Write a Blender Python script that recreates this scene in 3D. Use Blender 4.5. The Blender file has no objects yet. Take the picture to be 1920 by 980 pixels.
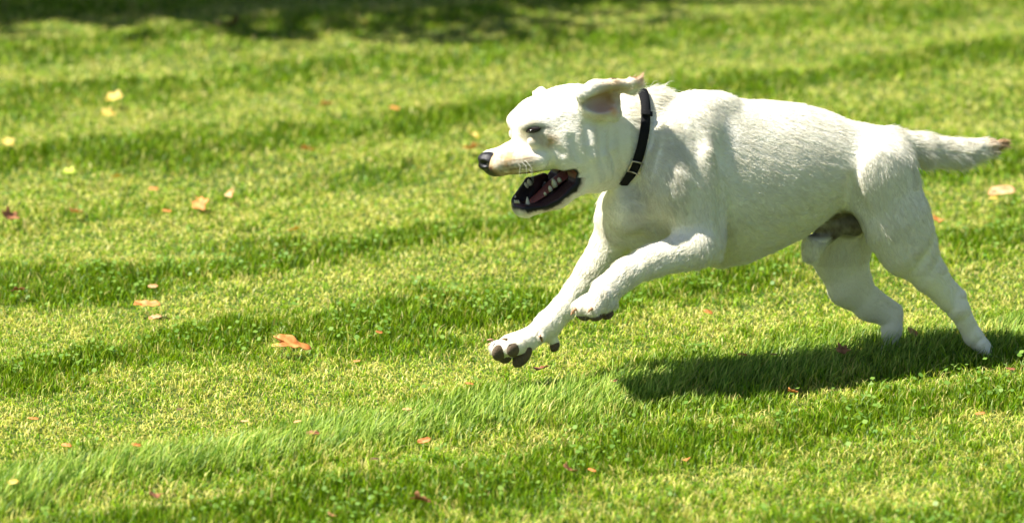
import bpy, bmesh, math, random
import numpy as np
from mathutils import Vector, Matrix

QUICK = False          # True: no fur and thin grass while shaping the dog
R = math.radians
sc = bpy.context.scene
rng = np.random.default_rng(7)
random.seed(7)

# ---------------------------------------------------------------- camera
PITCH = R(13.0)
CAM = np.array([-0.484, -7.665, 2.007])
cd = bpy.data.cameras.new('camera')
cam = bpy.data.objects.new('camera', cd)
sc.collection.objects.link(cam)
cam.location = CAM
cam.rotation_euler = (R(90) - PITCH, 0, 0)
cd.lens = 135; cd.sensor_width = 36
cd.clip_start = 0.1; cd.clip_end = 3000
cd.dof.use_dof = True
cd.dof.focus_distance = 7.82
cd.dof.aperture_fstop = 3.0
sc.camera = cam

# ---------------------------------------------------------------- light
SUN = Vector((-0.60, -0.11, 1.0)).normalized()      # towards the sun
w = bpy.data.worlds.new('World'); sc.world = w; w.use_nodes = True
nt = w.node_tree
sky = nt.nodes.new('ShaderNodeTexSky'); sky.sky_type = 'NISHITA'; sky.sun_disc = False
sky.sun_elevation = math.asin(SUN.z); sky.sun_rotation = math.atan2(SUN.x, SUN.y)
bg = nt.nodes['Background']; bg.inputs['Strength'].default_value = 0.05
nt.links.new(sky.outputs[0], bg.inputs[0])
sd = bpy.data.lights.new('sun', 'SUN'); sd.energy = 5.0; sd.angle = R(0.53); sd.color = (1.0, 0.955, 0.88)
so = bpy.data.objects.new('sun', sd); sc.collection.objects.link(so)
so.rotation_euler = SUN.to_track_quat('Z', 'Y').to_euler(); so.location = (-6, 3, 9)
sc.view_settings.view_transform = 'Standard'; sc.view_settings.look = 'None'
sc.view_settings.gamma = 1; sc.view_settings.exposure = 1.18
sc.render.engine = 'CYCLES'
sc.cycles.max_bounces = 8; sc.cycles.diffuse_bounces = 4; sc.cycles.transmission_bounces = 6
sc.cycles.transparent_max_bounces = 8
sc.cycles.sample_clamp_indirect = 6
sc.cycles.use_denoising = True
sc.cycles.denoiser = 'OPENIMAGEDENOISE'

# ---------------------------------------------------------------- helpers
COL = sc.collection
def tag(o, label=None, cat=None, group=None, kind=None):
    if label: o['label'] = label
    if cat: o['category'] = cat
    if group: o['group'] = group
    if kind: o['kind'] = kind
    return o

def new_mat(name):
    m = bpy.data.materials.new(name); m.use_nodes = True
    return m, m.node_tree, m.node_tree.nodes['Principled BSDF']

def simple(name, col, rough=0.6, spec=0.5, sss=0.0, bump=None, var=0.0, scale=80, metal=0):
    m, t, b = new_mat(name)
    b.inputs['Base Color'].default_value = (*col, 1)
    b.inputs['Roughness'].default_value = rough
    b.inputs['Specular IOR Level'].default_value = spec
    b.inputs['Metallic'].default_value = metal
    if sss:
        b.inputs['Subsurface Weight'].default_value = sss
        b.inputs['Subsurface Radius'].default_value = (.01, .005, .003)
        b.inputs['Subsurface Scale'].default_value = 0.3
    if var or bump:
        tc = t.nodes.new('ShaderNodeTexCoord'); n = t.nodes.new('ShaderNodeTexNoise')
        n.inputs['Scale'].default_value = scale; n.inputs['Detail'].default_value = 5
        t.links.new(tc.outputs['Object'], n.inputs['Vector'])
        if var:
            mx = t.nodes.new('ShaderNodeMix'); mx.data_type = 'RGBA'
            mx.inputs['A'].default_value = (*[c * (1 - var) for c in col], 1)
            mx.inputs['B'].default_value = (*[min(1, c * (1 + var)) for c in col], 1)
            t.links.new(n.outputs['Fac'], mx.inputs['Factor']); t.links.new(mx.outputs['Result'], b.inputs['Base Color'])
        if bump:
            bp = t.nodes.new('ShaderNodeBump'); bp.inputs['Strength'].default_value = bump; bp.inputs['Distance'].default_value = 0.002
            t.links.new(n.outputs['Fac'], bp.inputs['Height']); t.links.new(bp.outputs['Normal'], b.inputs['Normal'])
    return m

def np_mesh(name, verts, faces_idx, loop_starts, mat, parent=None, smooth=True, col=None):
    """mesh from flat arrays: verts (n,3), faces_idx flat loop->vertex, loop_starts"""
    me = bpy.data.meshes.new(name)
    me.vertices.add(len(verts)); me.vertices.foreach_set('co', np.asarray(verts, np.float32).ravel())
    me.loops.add(len(faces_idx)); me.loops.foreach_set('vertex_index', np.asarray(faces_idx, np.int32))
    me.polygons.add(len(loop_starts)); me.polygons.foreach_set('loop_start', np.asarray(loop_starts, np.int32))
    if smooth: me.polygons.foreach_set('use_smooth', np.ones(len(loop_starts), bool))
    me.update(calc_edges=True); me.validate()
    if col is not None:
        a = me.attributes.new('tint', 'FLOAT_COLOR', 'POINT')
        c4 = np.ones((len(verts), 4), np.float32); c4[:, :3] = col
        a.data.foreach_set('color', c4.ravel())
    if mat: me.materials.append(mat)
    o = bpy.data.objects.new(name, me); COL.objects.link(o)
    if parent: o.parent = parent
    return o

# ---------------------------------------------------------------- dog frame
# a: forward along the dog, b: towards the dog's left, z: up. Units of 1.1 mm.
# The shapes are written down as side-view measurements (u to the right, v down)
# plus the sideways offset b, and turned here into the dog's own 3-D frame.
S = 0.0011
PXA = 36 / 135 / 1920
YAW = R(24)
F = np.array([-math.cos(YAW), -math.sin(YAW), 0.0])
L = np.array([math.sin(YAW), -math.cos(YAW), 0.0])
def M(u, v, b=0.0):
    x = (u - 960) * PXA; y = -(v - 490) * PXA
    d = np.array([x, math.cos(PITCH) + y * math.sin(PITCH), -math.sin(PITCH) + y * math.cos(PITCH)])
    t = (b * S - CAM @ L) / (d @ L)
    P = CAM + t * d
    return np.array([P @ F / S, b, P[2] / S])
def to_world(q):
    q = np.asarray(q, float)
    return (q[..., :1] * F + q[..., 1:2] * L) * S + q[..., 2:3] * S * np.array([0, 0, 1.0])
def dir_world(q):
    q = np.asarray(q, float)
    return q[..., :1] * F + q[..., 1:2] * L + q[..., 2:3] * np.array([0, 0, 1.0])

VOX = 2.0
LO = np.array([-590., -150., -6.]); HI = np.array([580., 160., 600.])
NX, NY, NZ = [int(math.ceil((HI[i] - LO[i]) / VOX)) for i in range(3)]
D = np.full((NX, NY, NZ), 60.0, np.float32)
AX = [(LO[i] + VOX * np.arange(n)).astype(np.float32) for i, n in enumerate((NX, NY, NZ))]

def crop(lo, hi, m):
    sl = []
    for i, n in enumerate((NX, NY, NZ)):
        a = max(0, int((lo[i] - m - LO[i]) / VOX)); b = min(n, int((hi[i] + m - LO[i]) / VOX) + 2)
        sl.append(slice(a, b))
    return tuple(sl), AX[0][sl[0]][:, None, None], AX[1][sl[1]][None, :, None], AX[2][sl[2]][None, None, :]

def blend(sl, d, k, op):
    o = D[sl]
    if op == 'add':
        h = np.clip(0.5 + 0.5 * (o - d) / k, 0, 1)
        D[sl] = o * (1 - h) + d * h - k * h * (1 - h)
    else:
        d = -d
        h = np.clip(0.5 - 0.5 * (o - d) / k, 0, 1)
        D[sl] = o * (1 - h) + d * h + k * h * (1 - h)

BONES = []       # p1, p2, radius, direction of the coat
def rc(p1, p2, r1, r2, k=14, sb=1.0, op='add', flow=None):
    """tapered capsule; sb < 1 squeezes it sideways"""
    p1 = np.array(p1, float); p2 = np.array(p2, float)
    rm = max(r1, r2)
    sl, X, Y, Z = crop(np.minimum(p1, p2) - rm, np.maximum(p1, p2) + rm, k + 6)
    mb = (p1[1] + p2[1]) / 2
    q1 = p1.copy(); q2 = p2.copy()
    q1[1] = (p1[1] - mb) / sb; q2[1] = (p2[1] - mb) / sb
    Yb = (Y - mb) / sb
    ba = q2 - q1; l2 = float(ba @ ba) + 1e-6
    h = np.clip(((X - q1[0]) * ba[0] + (Yb - q1[1]) * ba[1] + (Z - q1[2]) * ba[2]) / l2, 0, 1)
    d = np.sqrt((X - q1[0] - ba[0] * h) ** 2 + (Yb - q1[1] - ba[1] * h) ** 2 + (Z - q1[2] - ba[2] * h) ** 2) - (r1 + (r2 - r1) * h)
    blend(sl, (d * min(1, (1 + sb) / 2)).astype(np.float32), k, op)
    if op == 'add' and flow != 'none':
        f = (p2 - p1) if flow is None else np.array(flow, float)
        BONES.append((p1, p2, rm, f / (np.linalg.norm(f) + 1e-9)))

def ell(c, ra, rb, rz, k=14, rot=0.0, yaw=0.0, op='add', flow=None):
    """ellipsoid; rot pitches it in the a-z plane, yaw turns it about z"""
    c = np.array(c, float); rm = max(ra, rb, rz)
    sl, X, Y, Z = crop(c - rm, c + rm, k + 6)
    x = X - c[0]; y = Y - c[1]; z = Z - c[2]
    if yaw:
        cy, sy = math.cos(yaw), math.sin(yaw); x, y = x * cy + y * sy, -x * sy + y * cy
    if rot:
        cr, sr = math.cos(rot), math.sin(rot); x, z = x * cr + z * sr, -x * sr + z * cr
    q = np.sqrt((x / ra) ** 2 + (y / rb) ** 2 + (z / rz) ** 2)
    g = np.sqrt((x / ra ** 2) ** 2 + (y / rb ** 2) ** 2 + (z / rz ** 2) ** 2) + 1e-6
    d = q * (q - 1) / g
    blend(sl, d.astype(np.float32), k, op)
    if flow is not None:
        f = np.array(flow, float); BONES.append((c, c, rm, f / np.linalg.norm(f)))

def loft(st, k=14, op='add', bot=0.30, top=0.12, cap=1.0, p=2.0):
    """stations (u, v_top, v_bottom, half width) at b = 0"""
    A, ZT, ZB, W = [], [], [], []
    for u, vt, vb, hw in st:
        t_ = M(u, vt); b_ = M(u, vb)
        A.append((t_[0] + b_[0]) / 2); ZT.append(t_[2]); ZB.append(b_[2]); W.append(hw)
    A, ZT, ZB, W = map(np.array, (A, ZT, ZB, W))
    o = np.argsort(A); A, ZT, ZB, W = A[o], ZT[o], ZB[o], W[o]
    def smooth(y):
        t = AX[0]; f = np.interp(t, A, y)
        n = max(3, int(9 / VOX) * 2 + 1); kk = np.hanning(n + 2)[1:-1]; kk /= kk.sum()
        return np.convolve(np.pad(f, n // 2, mode='edge'), kk, 'valid')
    zt, zb, ww = smooth(ZT), smooth(ZB), smooth(W)
    cz = ((zt + zb) / 2).astype(np.float32); hh = np.maximum((zt - zb) / 2, 2).astype(np.float32); ww = ww.astype(np.float32)
    lo = (A[0], -W.max(), ZB.min()); hi = (A[-1], W.max(), ZT.max())
    sl, X, Y, Z = crop(lo, hi, k + 8)
    s0 = sl[0]
    c = cz[s0][:, None, None]; h = hh[s0][:, None, None]; wd = ww[s0][:, None, None]
    zn = (Z - c) / h
    we = wd * (1 - np.where(zn < 0, bot, top) * np.clip(np.abs(zn), 0, 1.2) ** 2)
    q = (np.abs(zn) ** p + np.abs(Y / we) ** p) ** (1 / p)
    d = (q - 1) * np.minimum(h, wd)
    da = np.maximum(np.maximum(A[0] - X, X - A[-1]), 0)
    d = np.where(da > 0, np.sqrt(np.maximum(d, 0) ** 2 + da ** 2) + np.minimum(d, 0) * 0, d)
    blend(sl, d.astype(np.float32), k, op)

def field(P):
    g = (P - LO) / VOX; i = np.floor(g).astype(int); i = np.clip(i, 0, np.array(D.shape) - 2); f = g - i
    out = 0
    for dx in (0, 1):
        for dy in (0, 1):
            for dz in (0, 1):
                out = out + D[i[:, 0] + dx, i[:, 1] + dy, i[:, 2] + dz] * (f[:, 0] if dx else 1 - f[:, 0]) * (f[:, 1] if dy else 1 - f[:, 1]) * (f[:, 2] if dz else 1 - f[:, 2])
    return out
def on(u, v, inset=0.0, start=150):
    """point of the left side of the body at this side-view position, moved in by inset"""
    bs = np.arange(start, -140, -1.0)
    P = np.stack([M(u, v, b) for b in bs]); f_ = field(P); k = int(np.argmax(f_ < 0))
    return M(u, v, bs[k] - inset)
def MM(u, v, b, s):
    """mirrored copy (s = -1) of a point measured on the left side"""
    p = M(u, v, b); return np.array([p[0], p[1] * s, p[2]])

# ---------------------------------------------------------------- dog body
def build_dog_field():
    back = (-1, 0, -0.12)
    # trunk
    loft([(1158, 362, 400, 26), (1176, 335, 420, 50), (1200, 275, 442, 72), (1250, 188, 474, 86), (1300, 178, 490, 94),
          (1350, 179, 501, 98), (1400, 188, 492, 101), (1450, 190, 470, 99), (1500, 195, 446, 93), (1550, 208, 412, 86),
          (1600, 229, 396, 84), (1650, 263, 402, 78), (1690, 304, 392, 60), (1712, 350, 378, 30)], k=10)
    for u, v, r in ((1180, 350, 60), (1240, 300, 90), (1300, 300, 110), (1380, 300, 110), (1450, 300, 105), (1520, 300, 95), (1590, 300, 85), (1660, 330, 60)):
        p = M(u, v, 0); BONES.append((p, p, r, np.array([-1, 0, -.42]) / 1.085))
    # hips and rump
    ell(M(1640, 318, 34), 78, 52, 62, k=26, rot=-.5)
    ell(M(1640, 318, -34), 78, 52, 62, k=26, rot=-.5)
    # neck
    rc(M(1128, 250), M(1182, 254), 70, 71, k=22, sb=.84, flow=(-1, 0, -.4))
    rc(M(1182, 254), M(1266, 286), 70, 96, k=30, sb=.82, flow=(-1, 0, -.5))
    ell(M(1226, 194), 36, 32, 20, k=20, flow=(-1, 0, .1))
    ell(M(1172, 392), 38, 52, 44, k=26, flow=(-.3, 0, -1))            # breast point
    # shoulder blades
    rc(M(1300, 245, 48), M(1266, 338, 68), 34, 44, k=46, sb=.8, flow=(-.6, 0, -.8))
    rc(M(1300, 240, -50), M(1235, 345, -76), 34, 44, k=26, sb=.8, flow=(-.6, 0, -.8))
    ell(M(1322, 200, 14), 50, 26, 18, k=30)
    # near fore leg: upper arm, triceps, elbow, forearm
    rc(M(1268, 335, 74), M(1314, 450, 98), 42, 36, k=40, sb=.8)
    rc(M(1252, 260, 62), M(1262, 350, 74), 22, 26, k=40, flow='none')
    rc(M(1318, 350, 78), M(1332, 448, 98), 34, 26, k=26, sb=.9)
    rc(M(1337, 462, 98), M(1340, 478, 98), 19, 15, k=10, flow=(0, 0, -1))
    rc(M(1300, 466, 102), M(1215, 491, 100), 38, 26, k=20)
    rc(M(1222, 489, 100), M(1176, 511, 98), 25, 24, k=18)
    rc(M(1176, 510, 98), M(1136, 545, 98), 24, 27, k=16)
    # near paw: four toes
    for (u, v, b, r) in ((1093, 578, 112, 13.5), (1113, 580, 124, 14.5), (1087, 574, 92, 13.5), (1100, 569, 76, 13)):
        rc(M(1128, 555, 98 + (b - 98) * .7), M(u, v, b), 18, r, k=5)
    rc(M(1130, 572, 118), M(1146, 567, 110), 14, 13, k=6, flow='none')
    # far fore leg
    rc(M(1195, 360, -70), M(1166, 405, -76), 52, 47, k=26, sb=.8)
    rc(M(1176, 400, -72), M(1152, 452, -80), 56, 40, k=18, sb=.85)
    rc(M(1180, 425, -40), M(1245, 440, -10), 42, 40, k=24, sb=.8)
    rc(M(1150, 450, -82), M(1108, 510, -86), 37, 28, k=12)
    rc(M(1108, 510, -86), M(1056, 578, -88), 27, 22, k=10)
    rc(M(1056, 578, -88), M(1028, 606, -88), 23, 24, k=8)
    rc(M(1030, 608, -88), M(985, 640, -88), 23, 19, k=8)
    rc(M(985, 638, -88), M(958, 648, -88), 21, 22, k=7)
    for (u, v, b, r) in ((936, 655, -74, 15.5), (957, 652, -60, 14.5), (931, 652, -96, 14), (944, 648, -110, 13)):
        rc(M(972, 648, -86 + (b + 86) * .7), M(u, v, b), 16, r, k=4)
    rc(M(1026, 622, -84), M(1040, 642, -82), 14, 9, k=6)
    ell(M(1016, 634, -68), 7, 5, 7, k=6)
    # belly tuck and sheath
    rc(M(1570, 428, 0), M(1524, 462, 0), 15, 17, k=10, flow='none')
    rc(M(1524, 458, 0), M(1521, 475, 0), 19, 17, k=8, flow='none')
    rc(M(1540, 416, -6), M(1600, 416, -6), 22, 28, k=8, flow='none')
    # near hind leg
    rc(M(1648, 340, 62), M(1684, 420, 74), 74, 64, k=26, sb=.62, flow=(-.35, 0, -1))
    rc(M(1684, 420, 76), M(1703, 462, 80), 63, 55, k=18, sb=.62)
    rc(M(1703, 462, 80), M(1742, 513, 80), 54, 33, k=14, sb=.66)
    rc(M(1742, 515, 80), M(1778, 566, 80), 31, 18, k=12, sb=.85)
    rc(M(1772, 520, 80), M(1801, 552, 80), 9, 9, k=12)
    rc(M(1797, 556, 80), M(1796, 578, 80), 14, 21, k=8)
    rc(M(1797, 578, 80), M(1824, 630, 80), 20, 17, k=8, sb=.85)
    rc(M(1824, 628, 80), M(1842, 650, 80), 17, 16, k=7)
    for b in (66, 76, 86, 96):
        rc(M(1838, 645, 80 + (b - 80) * .6), M(1850, 662, b), 12, 9, k=4)
    # far hind leg
    rc(M(1622, 380, -60), M(1574, 470, -62), 68, 55, k=24, sb=.62)
    rc(M(1574, 468, -62), M(1593, 530, -60), 54, 45, k=16, sb=.62)
    rc(M(1593, 535, -60), M(1632, 574, -54), 41, 26, k=12, sb=.72)
    rc(M(1628, 574, -54), M(1670, 596, -49), 26, 19, k=10, sb=.8)
    rc(M(1640, 548, -54), M(1682, 579, -49), 9, 10, k=10)
    rc(M(1678, 592, -49), M(1672, 616, -47), 15, 19, k=8)
    rc(M(1672, 616, -47), M(1669, 650, -46), 18, 17, k=8)
    rc(M(1669, 650, -46), M(1656, 662, -44), 17, 14, k=7)
    for b in (-60, -50, -40, -31):
        rc(M(1664, 656, -46 + (b + 46) * .6), M(1651, 666, b), 12, 9, k=4)
    # tail
    rc(M(1618, 266), M(1668, 270), 34, 30, k=20)
    rc(M(1668, 270), M(1730, 280), 30, 30, k=12)
    rc(M(1730, 280), M(1800, 288), 30, 26, k=8)
    rc(M(1800, 288), M(1850, 276), 26, 16, k=8)
    rc(M(1850, 276), M(1882, 267), 13, 4, k=6)
    # muscle and rib relief
    for (u, v, ra, rb, rz, ro, dep, op) in ((1353, 405, 8, 11, 60, 0, 4, 'sub'),
            (1605, 385, 14, 11, 54, -.2, 3, 'sub'),
            (1727, 500, 7, 6, 42, .6, 3, 'sub'), (1650, 330, 34, 12, 46, 0, -3, 'add'), (1322, 340, 14, 9, 60, .1, -2, 'add')):
        ell(on(u, v, rb - dep if op == 'add' and dep > 0 else (rb - dep if op == 'add' else dep - rb)), ra, rb, rz, k=24 if op == 'add' else 20, rot=ro, op=op)

    # ---- head
    ell(M(1050, 238, 0), 84, 62, 71, k=14, rot=-.05)
    ell(M(1082, 225, 0), 70, 60, 64, k=18)
    loft([(909, 300, 320, 9), (914, 292, 328, 17), (926, 284, 332, 24), (945, 271, 329, 27), (965, 262, 328, 31),
          (985, 254, 327, 35), (1010, 246, 322, 40), (1045, 240, 318, 46), (1085, 240, 322, 50)], k=10, bot=.06, top=.3, p=2.3)
    ell(M(1000, 232, 0), 38, 32, 44, k=20, rot=-.4)           # forehead
    for s in (1, -1):
        ell(MM(998, 234, 33 if s > 0 else 27, s), 25, 14, 15, k=18)            # brow
        ell(MM(1024, 264, 42, s), 36, 12, 16, k=14)           # cheek bone
        ell(MM(1082, 278, 48, s), 50, 26, 46, k=18)           # masseter
        ell(MM(1112, 310, 36, s), 36, 30, 36, k=18)
        ell(MM(1004, 246, 58, s), 20, 13, 8, k=8, op='sub')   # eye socket
        rc(MM(936, 308, 20, s), MM(1010, 298, 36, s), 19, 19, k=10, flow='none')   # flews
        # mandible
        rc(MM(1090, 332, 32, s), MM(1042, 364, 30, s), 28, 24, k=12, flow=(-1, 0, .6))
        rc(MM(1042, 365, 30, s), MM(988, 391, 15, s), 24, 16, k=10, flow=(-1, 0, .6))
    rc(M(1040, 367, 0), M(985, 391, 0), 21, 16, k=10, flow=(-1, 0, .6))
    ell(M(977, 388, 0), 16, 16, 14, k=8)
    ell(M(1105, 322, 0), 60, 46, 38, k=22, rot=.15)                              # throat
    for f_ in ((M(930, 300), 20), (M(985, 280), 30), (M(1040, 220), 50), (M(1090, 230), 60)):
        BONES.append((f_[0], f_[0], f_[1], np.array([-1, 0, .15]) / 1.01))
    # skin folds of throat, cheek and neck base
    for (u0, v0, u1, v1, r) in ((1112, 248, 1122, 335, 6), (1131, 252, 1142, 330, 6), (1150, 240, 1157, 310, 6), (1236, 235, 1216, 330, 6)):
        p, q = on(u0, v0, r - 1.5), on(u1, v1, r - 1.5); m_ = on((u0 + u1) / 2 - 5, (v0 + v1) / 2, r - 2.5)
        rc(p, m_, r * .7, r, k=10, flow='none'); rc(m_, q, r, r * .7, k=10, flow='none')
    for (u0, v0, u1, v1, r) in ((1018, 262, 1052, 288, 6), (1072, 262, 1088, 300, 7), (1098, 236, 1104, 262, 6)):
        rc(on(u0, v0, 2.2 - r), on(u1, v1, 2.2 - r), r, r * .8, k=10, op='sub')
    # mouth opening
    poly = [(905, 340), (940, 335), (975, 331), (1005, 326), (1034, 318), (1056, 312), (1063, 318), (1061, 334), (1042, 355),
            (1012, 379), (990, 383), (967, 381), (955, 372), (905, 368)]
    P2 = np.array([[M(u, v, 16)[0], M(u, v, 16)[2]] for u, v in poly])
    sl, X, Y, Z = crop((P2[:, 0].min(), -90, P2[:, 1].min()), (P2[:, 0].max(), 90, P2[:, 1].max()), 14)
    d2 = poly_sd(P2, X[:, :, 0], Z[0]).astype(np.float32)[:, None, :]
    blend(sl, np.broadcast_to(d2, D[sl].shape), 5, 'sub')
    # hollow of the palate and of the lower jaw
    rc(M(940, 322, 0), M(1040, 306, 0), 8, 17, k=6, sb=1.3, op='sub')
    rc(M(985, 372, 0), M(1050, 335, 0), 9, 19, k=6, sb=1.1, op='sub')
    rc(M(1040, 325, 0), M(1085, 305, 0), 18, 8, k=6, op='sub')
    rc(M(990, 338, -34), M(968, 376, -17), 5.5, 9.5, k=4, flow='none')      # raised lip of the far side
    rc(M(1020, 332, -34), M(990, 340, -34), 8, 6, k=5, flow='none')
    rc(M(1008, 342, -30), M(984, 378, -16), 10, 9, k=6, flow='none')
    # ---- ears
    ell(M(1122, 190, 62), 42, 26, 34, k=12, rot=.1)
    rc(M(1160, 166, 72), M(1184, 172, 66), 8, 5, k=8, flow=(-1, 0, 0))
    rc(M(1184, 172, 66), M(1196, 160, 72), 5, 6, k=6, flow=(-1, 0, 0))
    rc(M(1120, 200, 72), M(1150, 214, 76), 18, 15, k=8, flow=(-1, 0, 0))
    ell(M(1131, 191, 86), 32, 26, 19, k=5, rot=-.12, op='sub')
    ell(M(1106, 190, 82), 17, 17, 15, k=5, op='sub')
    rc(M(1148, 176, 70), M(1156, 214, 70), 9, 8, k=6, flow='none')
    rc(M(1092, 176, 72), M(1118, 163, 72), 13, 12, k=12, flow=(-1, 0, 0))
    rc(M(1112, 163, 74), M(1150, 158, 76), 12, 10, k=6, flow=(-1, 0, 0))
    rc(M(1150, 157, 78), M(1176, 158, 80), 10, 8, k=5, flow=(-1, 0, 0))
    rc(M(1130, 162, 60), M(1172, 162, 62), 8, 6, k=8, flow=(-1, 0, 0))
    rc(M(1176, 158, 80), M(1190, 152, 80), 8, 10, k=5, flow=(-1, 0, 0))
    rc(M(1189, 152, 80), M(1196, 140, 80), 11, 8.5, k=5, flow=(0, 0, 1))
    rc(M(1004, 176, -40), M(1014, 172, -40), 6, 9, k=8)

def poly_sd(P, X, Z):
    """signed distance to a 2-D polygon, negative inside"""
    d = np.full(np.broadcast(X, Z).shape, 1e9); s = np.ones(d.shape)
    n = len(P)
    for i in range(n):
        a = P[i]; b = P[i - 1]
        e = b - a; wx = X - a[0]; wz = Z - a[1]
        t = np.clip((wx * e[0] + wz * e[1]) / (e @ e), 0, 1)
        d = np.minimum(d, (wx - e[0] * t) ** 2 + (wz - e[1] * t) ** 2)
        c1 = (Z >= a[1]) & np.ones_like(d, bool); c2 = (Z < b[1]) & np.ones_like(d, bool); c3 = (e[0] * wz > e[1] * wx)
        fl = (c1 & c2 & c3) | (~c1 & ~c2 & ~c3)
        s = np.where(fl, -s, s)
    return s * np.sqrt(d)
MOUTH = [(905, 340), (940, 335), (975, 331), (1005, 326), (1034, 318), (1056, 312), (1063, 318), (1061, 334), (1042, 355),
         (1012, 379), (990, 383), (967, 381), (955, 372), (905, 368)]

def surface_nets():
    I = D < 0
    nx, ny, nz = D.shape
    cnt = np.zeros((nx - 1, ny - 1, nz - 1), np.uint8)
    for dx in (0, 1):
        for dy in (0, 1):
            for dz in (0, 1):
                cnt += I[dx:nx - 1 + dx, dy:ny - 1 + dy, dz:nz - 1 + dz]
    act = (cnt > 0) & (cnt < 8)
    ci = np.argwhere(act)
    idx = np.full(act.shape, -1, np.int32); idx[act] = np.arange(len(ci), dtype=np.int32)
    acc = np.zeros((len(ci), 3)); num = np.zeros(len(ci))
    cs = [(0, 0, 0), (1, 0, 0), (0, 1, 0), (1, 1, 0), (0, 0, 1), (1, 0, 1), (0, 1, 1), (1, 1, 1)]
    vals = [D[ci[:, 0] + c[0], ci[:, 1] + c[1], ci[:, 2] + c[2]] for c in cs]
    for i in range(8):
        for j in range(i + 1, 8):
            dlt = np.abs(np.array(cs[i]) - np.array(cs[j]))
            if dlt.sum() != 1: continue
            m = (vals[i] < 0) != (vals[j] < 0)
            t = np.where(m, vals[i] / np.where(m, vals[i] - vals[j], 1), 0)
            p = np.array(cs[i])[None] + t[:, None] * (np.array(cs[j]) - np.array(cs[i]))[None]
            acc[m] += p[m]; num[m] += 1
    V = LO + VOX * (ci + acc / num[:, None])
    quads = []
    for ax in range(3):
        o1, o2 = [(1, 2), (2, 0), (0, 1)][ax]
        a = [slice(None)] * 3; b = [slice(None)] * 3
        a[ax] = slice(0, -1); b[ax] = slice(1, None)
        s0 = I[tuple(a)]; s1 = I[tuple(b)]
        e = np.argwhere(s0 != s1)
        ins = s0[e[:, 0], e[:, 1], e[:, 2]]
        ok = (e[:, o1] > 0) & (e[:, o2] > 0) & (e[:, o1] < D.shape[o1] - 1) & (e[:, o2] < D.shape[o2] - 1)
        e = e[ok]; ins = ins[ok]
        u1 = np.zeros(3, int); u1[o1] = 1; u2 = np.zeros(3, int); u2[o2] = 1
        def g(x): return idx[x[:, 0], x[:, 1], x[:, 2]]
        q = np.stack([g(e - u1 - u2), g(e - u2), g(e), g(e - u1)], 1)
        q[~ins] = q[~ins][:, ::-1]
        quads.append(q)
    Q = np.concatenate(quads); Q = Q[(Q >= 0).all(1)]
    return V, Q

def vertex_normals(V, Q):
    n = np.cross(V[Q[:, 2]] - V[Q[:, 0]], V[Q[:, 3]] - V[Q[:, 1]])
    N = np.zeros_like(V)
    for i in range(4):
        for c in range(3):
            N[:, c] += np.bincount(Q[:, i], n[:, c], len(V))
    return N / (np.linalg.norm(N, axis=1, keepdims=True) + 1e-9)

def relax(V, Q, it=2, f=.5):
    for _ in range(it):
        A = np.zeros_like(V); c = np.zeros(len(V))
        for i in range(4):
            for j in (1, 3):
                k = (i + j) % 4
                for ax in range(3):
                    A[:, ax] += np.bincount(Q[:, i], V[Q[:, k], ax], len(V))
                c += np.bincount(Q[:, i], minlength=len(V))
        V = V * (1 - f) + f * A / c[:, None]
    return V

def vnoise(P, scale, seed=0, octs=3):
    """cheap smooth 3-D noise from summed rotated sines, about -1..1"""
    r = np.random.default_rng(seed); out = np.zeros(len(P)); amp = 1; tot = 0
    for o in range(octs):
        for _ in range(5):
            k = r.normal(size=P.shape[1]); k *= (0.7 + .6 * r.random()) * 2 * math.pi / scale * 2 ** o / np.linalg.norm(k)
            out += amp * np.sin(P @ k + r.random() * 6.28)
        tot += amp * 1.9; amp *= .55
    return out / tot

build_dog_field()
V, Q = surface_nets()
V = relax(V, Q, 3, .5)
N = vertex_normals(V, Q)
print('dog verts', len(V))

# ---- coat colour, length and lie on every vertex
def falloff(c, r, soft=.5, b_scale=1.0):
    d = np.linalg.norm((V - c) * np.array([1, b_scale, 1]), axis=1)
    return np.clip((r - d) / (r * soft), 0, 1)
cream = np.array([.90, .86, .735]); tan = np.array([.52, .37, .19]); skin_b = np.array([.016, .014, .015])
C = np.tile(cream, (len(V), 1)); C *= (1 + .03 * vnoise(V, 60, 3))[:, None]
ln = np.full(len(V), 9.0)                      # coat length in units
bare = np.zeros(len(V))
def paint(wt, col):
    global C
    C = C * (1 - wt[:, None]) + np.array(col) * wt[:, None]
nz3 = vnoise(V, 26, 5)
def near(u, v, b): return M(u, v, b)
head = V[:, 0] > near(1150, 250, 0)[0]
isleg_far = (V[:, 2] < M(1030, 560, 0)[2]) & (V[:, 0] > 150)
ishead = head & (V[:, 2] > M(1000, 430, 0)[2])
ln[ishead] = 4.5
ln[ishead & (V[:, 0] > M(1000, 300, 0)[0])] = 3.0
low = V[:, 2] < M(1400, 520, 0)[2]
ln[low] = 5.0
for (u, v, b, r, s, amt, bs) in ((1000, 250, 44, 30, .8, .5, .6), (1026, 266, 50, 22, .8, .85, .6), (985, 222, 36, 20, .7, .6, .6),
                             (952, 240, -40, 24, .6, .7, .6), (952, 306, 28, 42, .8, 1.0, .8), (928, 308, 20, 30, .6, .95, .8), (990, 304, 38, 30, .8, .5, 1),
                             (1128, 195, 80, 44, .5, .28, 1), (1148, 210, 84, 13, .5, .0, 1)):
    paint(np.clip(falloff(near(u, v, b), r, s, bs) * amt * (1 + .5 * nz3), 0, 1), tan)
wk = (V[:, 0] > M(990, 300, 30)[0]) & (V[:, 0] < M(930, 300, 20)[0]) & (V[:, 1] > 8)
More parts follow.
